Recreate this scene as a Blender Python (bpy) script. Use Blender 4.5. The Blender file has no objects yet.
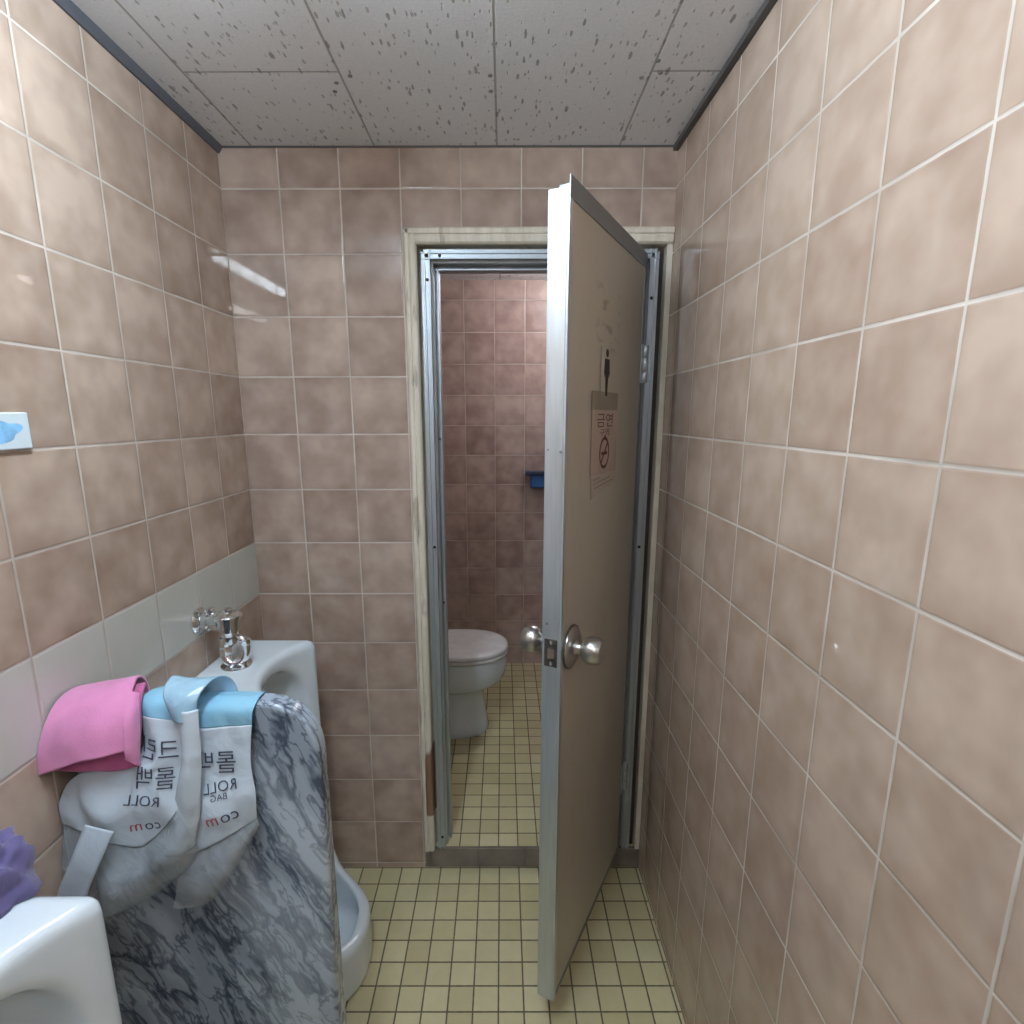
import bpy, math, random
import numpy as np
from mathutils import Vector, Matrix, noise as mnoise

random.seed(7)
T = 0.18            # one wall tile in metres; the builders below work in tile units
ZF = -0.115         # floor level in tile units
COL = bpy.context.scene.collection
SC = bpy.context.scene


def M3(p):
    return Vector((p[0] * T, p[1] * T, (p[2] - ZF) * T))


# ------------------------------------------------------------------ nodes
class NT:
    def __init__(self, name):
        self.m = bpy.data.materials.new(name)
        self.m.use_nodes = True
        self.t = self.m.node_tree
        self.t.nodes.clear()
        self.out = self.t.nodes.new('ShaderNodeOutputMaterial')

    def n(self, typ, **kw):
        nd = self.t.nodes.new(typ)
        for k, v in kw.items():
            setattr(nd, k, v)
        return nd

    def put(self, sock, v):
        if v is None:
            return
        if hasattr(v, 'is_linked'):
            self.t.links.new(v, sock)
        else:
            try:
                sock.default_value = v
            except Exception:
                sock.default_value = (v[0], v[1], v[2], 1.0)

    def math(self, op, a, b=None, c=None, clamp=False):
        nd = self.n('ShaderNodeMath', operation=op)
        nd.use_clamp = clamp
        self.put(nd.inputs[0], a)
        if b is not None:
            self.put(nd.inputs[1], b)
        if c is not None:
            self.put(nd.inputs[2], c)
        return nd.outputs[0]

    def mrange(self, v, a, b, c=0.0, d=1.0, smooth=False):
        nd = self.n('ShaderNodeMapRange')
        if smooth:
            nd.interpolation_type = 'SMOOTHSTEP'
        self.put(nd.inputs[0], v)
        for i, x in enumerate((a, b, c, d)):
            nd.inputs[i + 1].default_value = x
        return nd.outputs[0]

    def mix(self, f, a, b, blend='MIX'):
        nd = self.n('ShaderNodeMix', data_type='RGBA', blend_type=blend)
        self.put(nd.inputs[0], f)
        for s, v in ((nd.inputs[6], a), (nd.inputs[7], b)):
            if hasattr(v, 'is_linked'):
                self.t.links.new(v, s)
            else:
                s.default_value = (v[0], v[1], v[2], 1)
        return nd.outputs[2]

    def objco(self):
        return self.n('ShaderNodeTexCoord').outputs['Object']

    def sep(self, v):
        nd = self.n('ShaderNodeSeparateXYZ')
        self.put(nd.inputs[0], v)
        return nd.outputs

    def comb(self, x, y, z=0.0):
        nd = self.n('ShaderNodeCombineXYZ')
        for i, v in enumerate((x, y, z)):
            self.put(nd.inputs[i], v)
        return nd.outputs[0]

    def noise(self, vec, scale=5, detail=3, rough=.5, dist=0.0, w=None):
        nd = self.n('ShaderNodeTexNoise')
        if w is not None:
            nd.noise_dimensions = '4D'
            self.put(nd.inputs['W'], w)
        self.put(nd.inputs['Vector'], vec)
        nd.inputs['Scale'].default_value = scale
        nd.inputs['Detail'].default_value = detail
        nd.inputs['Roughness'].default_value = rough
        nd.inputs['Distortion'].default_value = dist
        return nd.outputs[0]

    def bump(self, h, strength=.3, dist=.002, normal=None):
        nd = self.n('ShaderNodeBump')
        nd.inputs['Strength'].default_value = strength
        nd.inputs['Distance'].default_value = dist
        self.put(nd.inputs['Height'], h)
        if normal is not None:
            self.put(nd.inputs['Normal'], normal)
        return nd.outputs[0]

    def bsdf(self, color=(.8, .8, .8), rough=.5, metal=0.0, normal=None, spec=None, coat=0.0, trans=0.0, alpha=None, sheen=0.0, coat_rough=.05):
        b = self.n('ShaderNodeBsdfPrincipled')
        self.put(b.inputs['Base Color'], color if hasattr(color, 'is_linked') else (color[0], color[1], color[2], 1))
        self.put(b.inputs['Roughness'], rough)
        self.put(b.inputs['Metallic'], metal)
        if spec is not None:
            self.put(b.inputs['Specular IOR Level'], spec)
        b.inputs['Coat Weight'].default_value = coat
        b.inputs['Coat Roughness'].default_value = coat_rough
        b.inputs['Sheen Weight'].default_value = sheen
        b.inputs['Transmission Weight'].default_value = trans
        if alpha is not None:
            self.put(b.inputs['Alpha'], alpha)
        if normal is not None:
            self.put(b.inputs['Normal'], normal)
        self.t.links.new(b.outputs[0], self.out.inputs[0])
        return b


def simple(name, color, rough=.5, metal=0.0, var=.06, scale=14, **kw):
    g = NT(name)
    f = g.noise(g.objco(), scale=scale, detail=4)
    c = g.mix(g.mrange(f, .35, .65), tuple(x * (1 - var) for x in color), tuple(min(1, x * (1 + var)) for x in color))
    g.bsdf(c, rough, metal, **kw)
    return g.m


def tile_mat(name, axis, off, light=(.53, .415, .335), dark=(.31, .22, .17), grout=(.62, .56, .50), band=False,
             gw=.012, voff=0.0, gloss=.04):
    g = NT(name)
    co = g.objco()
    s = g.sep(co)
    u = g.math('SUBTRACT', g.math('DIVIDE', s[axis], T), off)
    v = g.math('ADD', g.math('DIVIDE', s[2], T), ZF + voff)
    iu, iv = g.math('FLOOR', u), g.math('FLOOR', v)
    fu, fv = g.math('FRACT', u), g.math('FRACT', v)
    du = g.math('MINIMUM', fu, g.math('SUBTRACT', 1.0, fu))
    dv = g.math('MINIMUM', fv, g.math('SUBTRACT', 1.0, fv))
    d = g.math('MINIMUM', du, dv)
    wob = g.math('MULTIPLY', g.math('SUBTRACT', g.noise(co, scale=40, detail=2), .5), .012)
    dw = g.math('ADD', d, wob)
    gm = g.mrange(dw, gw * .7, gw * 1.35, 1.0, 0.0)
    wn = g.n('ShaderNodeTexWhiteNoise', noise_dimensions='2D')
    g.put(wn.inputs['Vector'], g.comb(iu, iv))
    rnd = wn.outputs['Value']
    w = g.math('MULTIPLY', rnd, 91.0)
    cloud = g.noise(g.comb(fu, fv), scale=2.1, detail=2.5, rough=.5, w=w)
    big = g.mrange(cloud, .33, .68)
    edge = g.mrange(d, 0.0, .16, .20, 0.0, True)
    tone = g.math('ADD', g.math('MULTIPLY', big, .72), g.math('MULTIPLY', rnd, .46))
    tone = g.math('SUBTRACT', tone, edge, clamp=True)
    c = g.mix(tone, dark, light)
    if band:
        bm = g.math('COMPARE', iv, 6.0, .1)
        wc = g.mix(cloud, (.50, .51, .46), (.58, .585, .54))
        c = g.mix(bm, c, wc)
    # grout whiteness comes and goes along the joint
    gv = g.mrange(g.noise(co, scale=5, detail=3), .38, .62)
    gc = g.mix(gv, tuple(x * .55 + y * .2 for x, y in zip(grout, light)), grout)
    c = g.mix(gm, c, gc)
    rough = g.mrange(gm, 0, 1, gloss, .75)
    # each tile sits at a slightly different tilt and its glaze ripples a little
    vm = g.n('ShaderNodeVectorMath', operation='SUBTRACT')
    g.put(vm.inputs[0], wn.outputs['Color'])
    vm.inputs[1].default_value = (.5, .5, .5)
    vs = g.n('ShaderNodeVectorMath', operation='SCALE')
    g.put(vs.inputs[0], vm.outputs[0])
    vs.inputs['Scale'].default_value = .008
    geo = g.n('ShaderNodeNewGeometry')
    va = g.n('ShaderNodeVectorMath', operation='ADD')
    g.put(va.inputs[0], geo.outputs['Normal'])
    g.put(va.inputs[1], vs.outputs[0])
    nn = g.n('ShaderNodeVectorMath', operation='NORMALIZE')
    g.put(nn.inputs[0], va.outputs[0])
    h = g.math('ADD', g.math('MULTIPLY', g.mrange(dw, 0.0, .03, 0, 1, True), 1.0),
               g.math('MULTIPLY', g.noise(co, scale=7, detail=1), .12))
    nb = g.bump(h, .55, .0016, nn.outputs[0])
    g.bsdf(c, rough, 0.0, nb, spec=.5)
    return g.m


def floor_mat(name, ox, oy, tint=1.0):
    g = NT(name)
    co = g.objco()
    s = g.sep(co)
    sz = .4145
    u = g.math('DIVIDE', g.math('SUBTRACT', g.math('DIVIDE', s[0], T), ox), sz)
    v = g.math('DIVIDE', g.math('SUBTRACT', g.math('DIVIDE', s[1], T), oy), sz)
    iu, iv = g.math('FLOOR', u), g.math('FLOOR', v)
    fu, fv = g.math('FRACT', u), g.math('FRACT', v)
    du = g.math('MINIMUM', fu, g.math('SUBTRACT', 1.0, fu))
    dv = g.math('MINIMUM', fv, g.math('SUBTRACT', 1.0, fv))
    d = g.math('MINIMUM', du, dv)
    wob = g.math('MULTIPLY', g.math('SUBTRACT', g.noise(co, scale=60, detail=2), .5), .02)
    d = g.math('ADD', d, wob)
    gm = g.mrange(d, .022, .04, 1.0, 0.0)
    wn = g.n('ShaderNodeTexWhiteNoise', noise_dimensions='2D')
    g.put(wn.inputs['Vector'], g.comb(iu, iv))
    cl = g.noise(co, scale=24, detail=5, rough=.6)
    tone = g.math('ADD', g.math('MULTIPLY', wn.outputs['Value'], .7), g.math('MULTIPLY', cl, .5))
    c = g.mix(tone, tuple(x * tint for x in (.47, .415, .215)), tuple(x * tint for x in (.66, .605, .37)))
    grime = g.mrange(g.noise(co, scale=5, detail=4), .45, .7, 0, .3)
    c = g.mix(grime, c, (.46, .41, .27))
    c = g.mix(gm, c, (.12, .10, .065))
    h = g.mrange(d, .01, .06, 0, 1, True)
    g.bsdf(c, g.mrange(gm, 0, 1, .42, .85), 0, g.bump(h, .5, .0012), spec=.4)
    return g.m


def ceiling_mat():
    g = NT('mineral_fibre_board')
    co = g.objco()
    s = g.sep(co)
    x = g.math('DIVIDE', s[0], T)
    y = g.math('DIVIDE', s[1], T)
    vor = g.n('ShaderNodeTexVoronoi')
    vor.inputs['Randomness'].default_value = .9
    vor.inputs['Scale'].default_value = 1.0
    g.put(vor.inputs['Vector'], g.comb(g.math('MULTIPLY', x, 11.0), g.math('MULTIPLY', y, 2.9)))
    wnd = g.math('SUBTRACT', g.noise(co, scale=70, detail=3), .5)
    dist = g.math('ADD', vor.outputs['Distance'], g.math('MULTIPLY', wnd, .30))
    cs = g.sep(vor.outputs['Color'])
    rad = g.mrange(cs[0], 0, 1, .09, .25)
    hole = g.mrange(g.math('SUBTRACT', dist, rad), -.03, .03, 1.0, 0.0)
    hole = g.math('MULTIPLY', hole, g.mrange(cs[1], .12, .2))
    vb = g.n('ShaderNodeTexVoronoi')
    vb.inputs['Scale'].default_value = 1.0
    g.put(vb.inputs['Vector'], g.comb(g.math('MULTIPLY', x, 17.0), g.math('ADD', g.math('MULTIPLY', y, 5.6), 3.7)))
    cb = g.sep(vb.outputs['Color'])
    db2 = g.math('ADD', vb.outputs['Distance'], g.math('MULTIPLY', wnd, .4))
    hb = g.mrange(g.math('SUBTRACT', db2, g.mrange(cb[0], 0, 1, .05, .30)), -.05, .05, 1.0, 0.0)
    hole = g.math('MAXIMUM', hole, g.math('MULTIPLY', g.math('MULTIPLY', hb, .75), g.mrange(cb[1], .35, .45)))
    # board joints: boards two tiles wide and four long, neighbours staggered
    bu = g.math('DIVIDE', g.math('SUBTRACT', x, .6), 2.0)
    ib = g.math('FLOOR', bu)
    fb = g.math('FRACT', bu)
    db = g.math('MULTIPLY', g.math('MINIMUM', fb, g.math('SUBTRACT', 1.0, fb)), 2.0)
    odd = g.math('MINIMUM', g.math('MODULO', g.math('ABSOLUTE', ib), 3.0), 1.0)
    bv = g.math('DIVIDE', g.math('ADD', g.math('ADD', y, 1.98), g.math('MULTIPLY', odd, 1.4)), 4.0)
    fv = g.math('FRACT', bv)
    dv = g.math('MULTIPLY', g.math('MINIMUM', fv, g.math('SUBTRACT', 1.0, fv)), 4.0)
    j = g.mrange(g.math('MINIMUM', db, dv), .008, .02, 1.0, 0.0)
    spk = g.noise(co, scale=160, detail=3, rough=.7)
    c = g.mix(g.mrange(spk, .3, .7), (.76, .80, .85), (.85, .885, .93))
    c = g.mix(g.math('MULTIPLY', hole, .6), c, (.10, .105, .10))
    c = g.mix(g.math('MULTIPLY', j, .6), c, (.16, .16, .15))
    h = g.math('SUBTRACT', g.math('MULTIPLY', spk, .25), g.math('MAXIMUM', hole, j))
    g.bsdf(c, .62, 0, g.bump(h, .6, .0025), spec=.35)
    return g.m


def marble_mat():
    g = NT('grey_veined_marble')
    co = g.objco()
    s = g.sep(co)
    th = math.radians(62)
    along = g.math('SUBTRACT', g.math('MULTIPLY', s[0], math.cos(th)), g.math('MULTIPLY', s[2], math.sin(th)))
    perp = g.math('ADD', g.math('MULTIPLY', s[0], math.sin(th)), g.math('MULTIPLY', s[2], math.cos(th)))
    warp = g.n('ShaderNodeTexNoise')
    g.put(warp.inputs['Vector'], co)
    warp.inputs['Scale'].default_value = 6
    warp.inputs['Detail'].default_value = 3
    add = g.n('ShaderNodeVectorMath', operation='MULTIPLY_ADD')
    g.put(add.inputs[0], warp.outputs['Color'])
    add.inputs[1].default_value = (.07, .07, .07)
    g.put(add.inputs[2], g.comb(perp, s[1], g.math('MULTIPLY', along, .26)))
    v = add.outputs[0]
    n1 = g.noise(v, scale=14, detail=4, rough=.55)
    r1 = g.math('ABSOLUTE', g.math('SUBTRACT', n1, .5))
    v1 = g.mrange(r1, 0.0, .06, 1, 0, True)
    n2 = g.noise(v, scale=32, detail=3, rough=.55)
    r2 = g.math('ABSOLUTE', g.math('SUBTRACT', n2, .52))
    v2 = g.mrange(r2, 0.0, .05, .8, 0, True)
    patch = g.mrange(g.noise(v, scale=6, detail=4), .40, .58, 0, 1, True)
    mask = g.math('MULTIPLY', g.math('MAXIMUM', v1, v2), g.mrange(patch, 0, 1, .5, 1.0))
    c = g.mix(g.math('MULTIPLY', patch, .75), (.50, .58, .66), (.20, .25, .31))
    c = g.mix(g.math('MULTIPLY', mask, .95), c, (.045, .062, .095))
    g.bsdf(c, .22, 0, spec=.5)
    return g.m


def wood_paint_mat():
    g = NT('worn_cream_painted_wood')
    co = g.objco()
    s = g.sep(co)
    n1 = g.noise(g.comb(g.math('MULTIPLY', s[0], 30), g.math('MULTIPLY', s[1], 30), g.math('MULTIPLY', s[2], 5)), scale=1.5, detail=6, rough=.65)
    base = g.mix(g.mrange(n1, .3, .7), (.60, .55, .45), (.78, .73, .62))
    n2 = g.noise(g.comb(g.math('MULTIPLY', s[0], 22), g.math('MULTIPLY', s[1], 22), g.math('MULTIPLY', s[2], 5)), scale=1.2, detail=4)
    # paint has worn off the foot of the left casing, bare brown wood below knee height
    zz = g.math('DIVIDE', s[2], T)
    low = g.math('MULTIPLY', g.mrange(zz, 1.15, 1.45, 0, 1, True), g.mrange(zz, 2.3, 3.4, 1, 0, True))
    xin = g.mrange(g.math('DIVIDE', s[0], T), 3.07, 3.13, 0, 1, True)
    xr = g.mrange(g.math('DIVIDE', s[0], T), 4.0, 4.1, 1, 0)
    k = g.math('MULTIPLY', g.math('MULTIPLY', low, xin), xr)
    k = g.mrange(g.math('ADD', k, g.math('MULTIPLY', g.math('SUBTRACT', n2, .5), .6)), .45, .6)
    scuff = g.mrange(n2, .62, .68, 0, .55)
    c = g.mix(scuff, base, (.27, .21, .15))
    c = g.mix(k, c, (.26, .155, .095))
    g.bsdf(c, .55, 0, g.bump(n1, .35, .002))
    return g.m


def door_mat():
    g = NT('khaki_door_laminate')
    co = g.objco()
    n1 = g.noise(co, scale=3, detail=4)
    n2 = g.noise(co, scale=120, detail=3, rough=.7)
    c = g.mix(g.mrange(n1, .3, .7), (.44, .405, .335), (.50, .465, .385))
    c = g.mix(g.mrange(n2, .3, .7, 0, .25), c, (.36, .325, .26))
    s = g.sep(co)
    # two scuffs near the top of the door
    sm = g.noise(g.comb(g.math('MULTIPLY', s[0], 14), s[1], g.math('MULTIPLY', s[2], 32)), scale=1.0, detail=4)
    zz = g.math('DIVIDE', s[2], T)
    xx = g.math('DIVIDE', s[0], T)
    k = g.math('MULTIPLY', g.mrange(g.math('ABSOLUTE', g.math('SUBTRACT', zz, 10.25)), .25, .6, 1, 0, True),
               g.mrange(g.math('ABSOLUTE', g.math('SUBTRACT', xx, 2.0)), .3, .7, 1, 0, True))
    c = g.mix(g.math('MULTIPLY', k, g.mrange(sm, .54, .62, 0, .6)), c, (.20, .165, .12))
    g.bsdf(c, .38, 0, spec=.4)
    return g.m


def alu_mat(name, col=(.60, .66, .70), rough=.36):
    g = NT(name)
    co = g.objco()
    s = g.sep(co)
    n = g.noise(g.comb(g.math('MULTIPLY', s[0], 60), g.math('MULTIPLY', s[1], 60), g.math('MULTIPLY', s[2], 4)), scale=2, detail=4)
    g.bsdf(g.mix(g.mrange(n, .3, .7), tuple(x * .86 for x in col), col), g.mrange(n, .3, .7, rough - .06, rough + .1), .8)
    return g.m


def film_mat(name, col, opacity, rough=.16):
    g = NT(name)
    co = g.objco()
    n = g.noise(co, scale=20, detail=3, rough=.5, dist=.5)
    nb = g.bump(n, .6, .012)
    a = g.mrange(n, .35, .7, opacity * .85, min(1, opacity * 1.15))
    b = g.bsdf(col, rough, 0, nb, spec=.6, alpha=a)
    return g.m


def plastic_sheet_mat(name, col, rough=.22):
    g = NT(name)
    n = g.noise(g.objco(), scale=16, detail=3, rough=.5, dist=.5)
    g.bsdf(g.mix(n, tuple(x * .88 for x in col), col), rough, 0, g.bump(n, .5, .01), spec=.5)
    return g.m


def cloth_mat(name, col, bumpscale=260):
    g = NT(name)
    co = g.objco()
    n = g.noise(co, scale=12, detail=4)
    f = g.noise(co, scale=bumpscale, detail=2)
    c = g.mix(g.mrange(n, .3, .7), tuple(x * .82 for x in col), tuple(min(1, x * 1.08) for x in col))
    g.bsdf(c, .85, 0, g.bump(f, .35, .0015), spec=.2, sheen=.3)
    return g.m


def emit_mat(name, col, strength):
    g = NT(name)
    e = g.n('ShaderNodeEmission')
    e.inputs[0].default_value = (*col, 1)
    e.inputs[1].default_value = strength
    g.t.links.new(e.outputs[0], g.out.inputs[0])
    return g.m


def ceramic_mat():
    g = NT('white_glazed_ceramic')
    n = g.noise(g.objco(), scale=6, detail=4)
    c = g.mix(g.mrange(n, .4, .7), (.68, .76, .82), (.75, .83, .885))
    g.bsdf(c, .1, 0, spec=.5, coat=.3)
    return g.m


MAT = dict(
    back=tile_mat('brown_wall_tile_end', 0, 0.0, light=(.50, .395, .325), dark=(.29, .21, .172)),
    left=tile_mat('brown_wall_tile_left', 1, -.006, band=True),
    right=tile_mat('brown_wall_tile_right', 1, -.4354, light=(.52, .405, .325), dark=(.35, .25, .19)),
    stall=tile_mat('brown_wall_tile_stall', 0, .43, light=(.53, .41, .365), dark=(.30, .205, .18), gloss=.3),
    stallside=tile_mat('brown_wall_tile_stall_side', 1, .3, light=(.53, .41, .365), dark=(.30, .205, .18), gloss=.3),
    step=tile_mat('brown_step_tile', 0, .15, light=(.26, .22, .185), dark=(.15, .125, .105), grout=(.14, .12, .10), voff=.4),
    floor=floor_mat('yellow_floor_mosaic', 4.187, -.02),
    stallfloor=floor_mat('yellow_floor_mosaic_stall', 4.17, .02, 1.0),
    ceil=ceiling_mat(), marble=marble_mat(), wood=wood_paint_mat(), door=door_mat(),
    alu=alu_mat('brushed_aluminium'), aluframe=alu_mat('weathered_aluminium', (.50, .56, .61), .45), aludark=alu_mat('dull_aluminium', (.30, .32, .33), .5),
    ceramic=ceramic_mat(),
    chrome=simple('polished_chrome', (.80, .82, .84), .09, 1.0, .03),
    steel=simple('satin_steel', (.55, .55, .54), .28, 1.0, .05),
    brass=simple('dark_latch_steel', (.16, .15, .14), .4, .9, .2, 60),
    black=simple('black_rubber', (.012, .012, .012), .6),
    darkgap=simple('dark_gap_shade', (.05, .04, .033), .7),  # dark colour stands for the shade in the door frame gap
    trimgrey=simple('grey_ceiling_trim', (.085, .085, .085), .6),
    shadeblue=simple('grey_blue_shade_band', (.10, .11, .13), .6),  # shade at the left ceiling corner, put into a strip's colour
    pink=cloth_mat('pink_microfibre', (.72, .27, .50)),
    pinkdark=cloth_mat('deep_pink_cloth', (.52, .13, .30)),  # darker pink for the towel's inner fold
    purple=cloth_mat('purple_terry', (.115, .098, .225), 160),
    blueplas=plastic_sheet_mat('sky_blue_plastic', (.27, .55, .74)),
    whiteplas=plastic_sheet_mat('white_plastic', (.60, .70, .79)),
    film=film_mat('clear_plastic_film', (.56, .63, .69), .34),
    strap=plastic_sheet_mat('matte_white_strap', (.56, .64, .73), .4),
    ink=simple('dark_blue_ink', (.05, .055, .085), .5),
    red=simple('red_ink', (.36, .07, .09), .5),
    plaque=simple('white_acrylic', (.66, .76, .82), .25),
    skyblue=simple('sky_blue_print', (.24, .52, .80), .4, 0, .25, 40),
    blueholder=simple('blue_plastic', (.035, .13, .36), .35),
    navy=simple('dark_blue_plastic', (.03, .045, .09), .4),
    seat=simple('white_seat_plastic', (.74, .74, .74), .22),
    tape=simple('brown_tape', (.26, .225, .17), .45),
    notice=simple('faded_pink_paper', (.44, .345, .29), .6),
    slip=simple('faded_slip_paper', (.46, .40, .33), .6),
    maroon=simple('maroon_print', (.095, .035, .030), .6),
    picto=simple('black_print', (.03, .022, .020), .6),
    decal=simple('grey_decal', (.46, .43, .38), .45),
    lamp_body=simple('white_lamp_housing', (.75, .75, .75), .4),
)


# ------------------------------------------------------------------ mesh helpers
class MB:
    def __init__(self):
        self.v, self.f = [], []

    def add(self, vs, fs):
        o = len(self.v)
        self.v += [tuple(p) for p in vs]
        self.f += [tuple(i + o for i in q) for q in fs]
        return self

    def box(self, x0, x1, y0, y1, z0, z1):
        vs = [(x, y, z) for z in (z0, z1) for y in (y0, y1) for x in (x0, x1)]
        return self.add(vs, [(0, 2, 3, 1), (4, 5, 7, 6), (0, 1, 5, 4), (2, 6, 7, 3), (0, 4, 6, 2), (1, 3, 7, 5)])

    def rings(self, rs, cap0=True, cap1=True):
        n = len(rs[0])
        vs = [p for r in rs for p in r]
        fs = []
        for i in range(len(rs) - 1):
            for j in range(n):
                k = (j + 1) % n
                fs.append((i * n + j, i * n + k, (i + 1) * n + k, (i + 1) * n + j))
        if cap0:
            fs.append(tuple(reversed(range(n))))
        if cap1:
            fs.append(tuple(range((len(rs) - 1) * n, len(rs) * n)))
        return self.add(vs, fs)

    def lathe(self, base, axis, prof, n=28):
        """prof: list of (distance along axis, radius)"""
        a = Vector(axis).normalized()
        b = a.orthogonal().normalized()
        c = a.cross(b)
        base = Vector(base)
        rs = []
        for h, r in prof:
            r = max(r, 1e-4)
            rs.append([base + a * h + (b * math.cos(t) + c * math.sin(t)) * r
                       for t in (2 * math.pi * i / n for i in range(n))])
        return self.rings(rs)

    def tube(self, pts, r, n=14):
        pts = [Vector(p) for p in pts]
        rs = []
        up = None
        for i, p in enumerate(pts):
            t = (pts[min(i + 1, len(pts) - 1)] - pts[max(i - 1, 0)]).normalized()
            if up is None:
                up = t.orthogonal().normalized()
            up = (up - t * up.dot(t)).normalized()
            w = t.cross(up)
            rr = r[i] if isinstance(r, (list, tuple)) else r
            rs.append([p + (up * math.cos(a) + w * math.sin(a)) * rr for a in (2 * math.pi * k / n for k in range(n))])
        return self.rings(rs)

    def prism(self, poly, axis, a0, a1):
        """poly in the two other axes, extruded along axis index"""
        def mk(p, a):
            q = list(p)
            q.insert(axis, a)
            return tuple(q)
        n = len(poly)
        vs = [mk(p, a0) for p in poly] + [mk(p, a1) for p in poly]
        fs = [tuple(range(n)), tuple(range(2 * n - 1, n - 1, -1))]
        for i in range(n):
            k = (i + 1) % n
            fs.append((i, i + n, k + n, k))
        return self.add(vs, fs)


def spline(pts, n):
    """resample a polyline to n points with Catmull-Rom"""
    P = [Vector(p) for p in pts]
    if len(P) == 2:
        return [P[0].lerp(P[1], i / (n - 1)) for i in range(n)]
    out = []
    m = len(P) - 1
    for i in range(n):
        t = i / (n - 1) * m
        k = min(int(t), m - 1)
        t -= k
        p0, p1, p2, p3 = P[max(k - 1, 0)], P[k], P[k + 1], P[min(k + 2, m)]
        out.append(.5 * ((2 * p1) + (p2 - p0) * t + (2 * p0 - 5 * p1 + 4 * p2 - p3) * t * t + (3 * p1 - p0 - 3 * p2 + p3) * t ** 3))
    return out


def sheet(curves, nu=40, nv=10, disp=None, mb=None):
    """ruled cloth surface through several curves"""
    mb = mb or MB()
    C = [spline(c, nu) for c in curves]
    rows = []
    cols = [[c[i] for c in C] for i in range(nu)]
    nr = nv * (len(C) - 1) + 1
    cols = [spline(c, nr) for c in cols]
    vs = []
    for j in range(nr):
        for i in range(nu):
            p = cols[i][j]
            if disp:
                p = disp(p.copy(), i / (nu - 1), j / (nr - 1))
            vs.append(p)
    fs = []
    for j in range(nr - 1):
        for i in range(nu - 1):
            a = j * nu + i
            fs.append((a, a + 1, a + nu + 1, a + nu))
    mb.add(vs, fs)
    return mb


def surface_nets(f, lo, hi, h):
    lo, hi = np.array(lo, float), np.array(hi, float)
    n = np.ceil((hi - lo) / h).astype(int) + 1
    ax = [lo[i] + h * np.arange(n[i]) for i in range(3)]
    X, Y, Z = np.meshgrid(*ax, indexing='ij')
    V = f(X, Y, Z)
    I = V < 0
    m = n - 1
    corners = [(i, j, k) for i in (0, 1) for j in (0, 1) for k in (0, 1)]

    def sl(A, c):
        return A[c[0]:c[0] + m[0], c[1]:c[1] + m[1], c[2]:c[2] + m[2]]
    cnt = sum(sl(I, c).astype(int) for c in corners)
    act = (cnt > 0) & (cnt < 8)
    S = np.zeros(tuple(m) + (3,))
    N = np.zeros(tuple(m))
    for a in corners:
        for d in range(3):
            if a[d] == 0:
                b = list(a)
                b[d] = 1
                va, vb = sl(V, a), sl(V, b)
                x = (va < 0) != (vb < 0)
                t = np.where(x, va / np.where(x, va - vb, 1), 0)
                for e in range(3):
                    S[..., e] += np.where(x, a[e] + (t if e == d else 0), 0)
                N += x
    idx = -np.ones(tuple(m), int)
    ii = np.argwhere(act)
    idx[act] = np.arange(len(ii))
    P = lo + h * (ii + S[act] / N[act][:, None])
    faces = []
    for d in range(3):
        e, g = [(1, 2), (2, 0), (0, 1)][d]
        b = [0, 0, 0]
        b[d] = 1
        A = I[:n[0] - b[0], :n[1] - b[1], :n[2] - b[2]]
        B = I[b[0]:, b[1]:, b[2]:]
        q = np.argwhere(A != B)
        ok = (q[:, e] > 0) & (q[:, g] > 0) & (q[:, e] < m[e]) & (q[:, g] < m[g]) & (q[:, d] < m[d])
        for c in q[ok]:
            c0 = c.copy()
            c1 = c.copy(); c1[e] -= 1
            c2 = c1.copy(); c2[g] -= 1
            c3 = c.copy(); c3[g] -= 1
            qd = [idx[tuple(t)] for t in (c0, c1, c2, c3)]
            if not A[tuple(c)]:
                qd = qd[::-1]
            faces.append(tuple(int(t) for t in qd))
    mb = MB()
    mb.v = [tuple(p) for p in P]
    mb.f = faces
    return mb


def smin(a, b, k):
    h = np.clip(.5 + .5 * (b - a) / k, 0, 1)
    return b * (1 - h) + a * h - k * h * (1 - h)


def smax(a, b, k):
    return -smin(-a, -b, k)


def link(o):
    COL.objects.link(o)
    return o


def build(name, mb, mat, parent=None, origin=None, smooth=False, angle=40, bevel=0.0, local=False, solid=0.0, seg=2):
    """local=True: coordinates are already parent-local, still in tile units"""
    me = bpy.data.meshes.new(name)
    if local:
        base = Vector((0, 0, 0))
        pts = [Vector(p) * T for p in mb.v]
        loc = Vector((0, 0, 0))
    else:
        pts = [M3(p) for p in mb.v]
        if parent is not None:
            base = parent['_o'] if '_o' in parent else (0, 0, 0)
            base = Vector(base)
            loc = Vector((0, 0, 0))
        elif origin is None:
            base = Vector((0, 0, 0))
            loc = base
        else:
            base = M3(origin)
            loc = base
        pts = [p - base for p in pts]
    me.from_pydata([tuple(p) for p in pts], [], mb.f)
    me.validate()
    me.update()
    import bmesh
    bm = bmesh.new()
    bm.from_mesh(me)
    bmesh.ops.recalc_face_normals(bm, faces=bm.faces)
    bm.to_mesh(me)
    bm.free()
    me.materials.append(mat)
    if smooth:
        me.polygons.foreach_set('use_smooth', [True] * len(me.polygons))
        me.set_sharp_from_angle(angle=math.radians(angle))
    o = link(bpy.data.objects.new(name, me))
    o.location = loc
    if parent is not None:
        o.parent = parent
    o['_o'] = tuple(base)
    if solid:
        md = o.modifiers.new('thickness', 'SOLIDIFY')
        md.thickness = solid * T
        md.offset = 0
    if bevel:
        md = o.modifiers.new('edge', 'BEVEL')
        md.width = bevel * T
        md.segments = seg
        md.limit_method = 'ANGLE'
    return o


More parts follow.
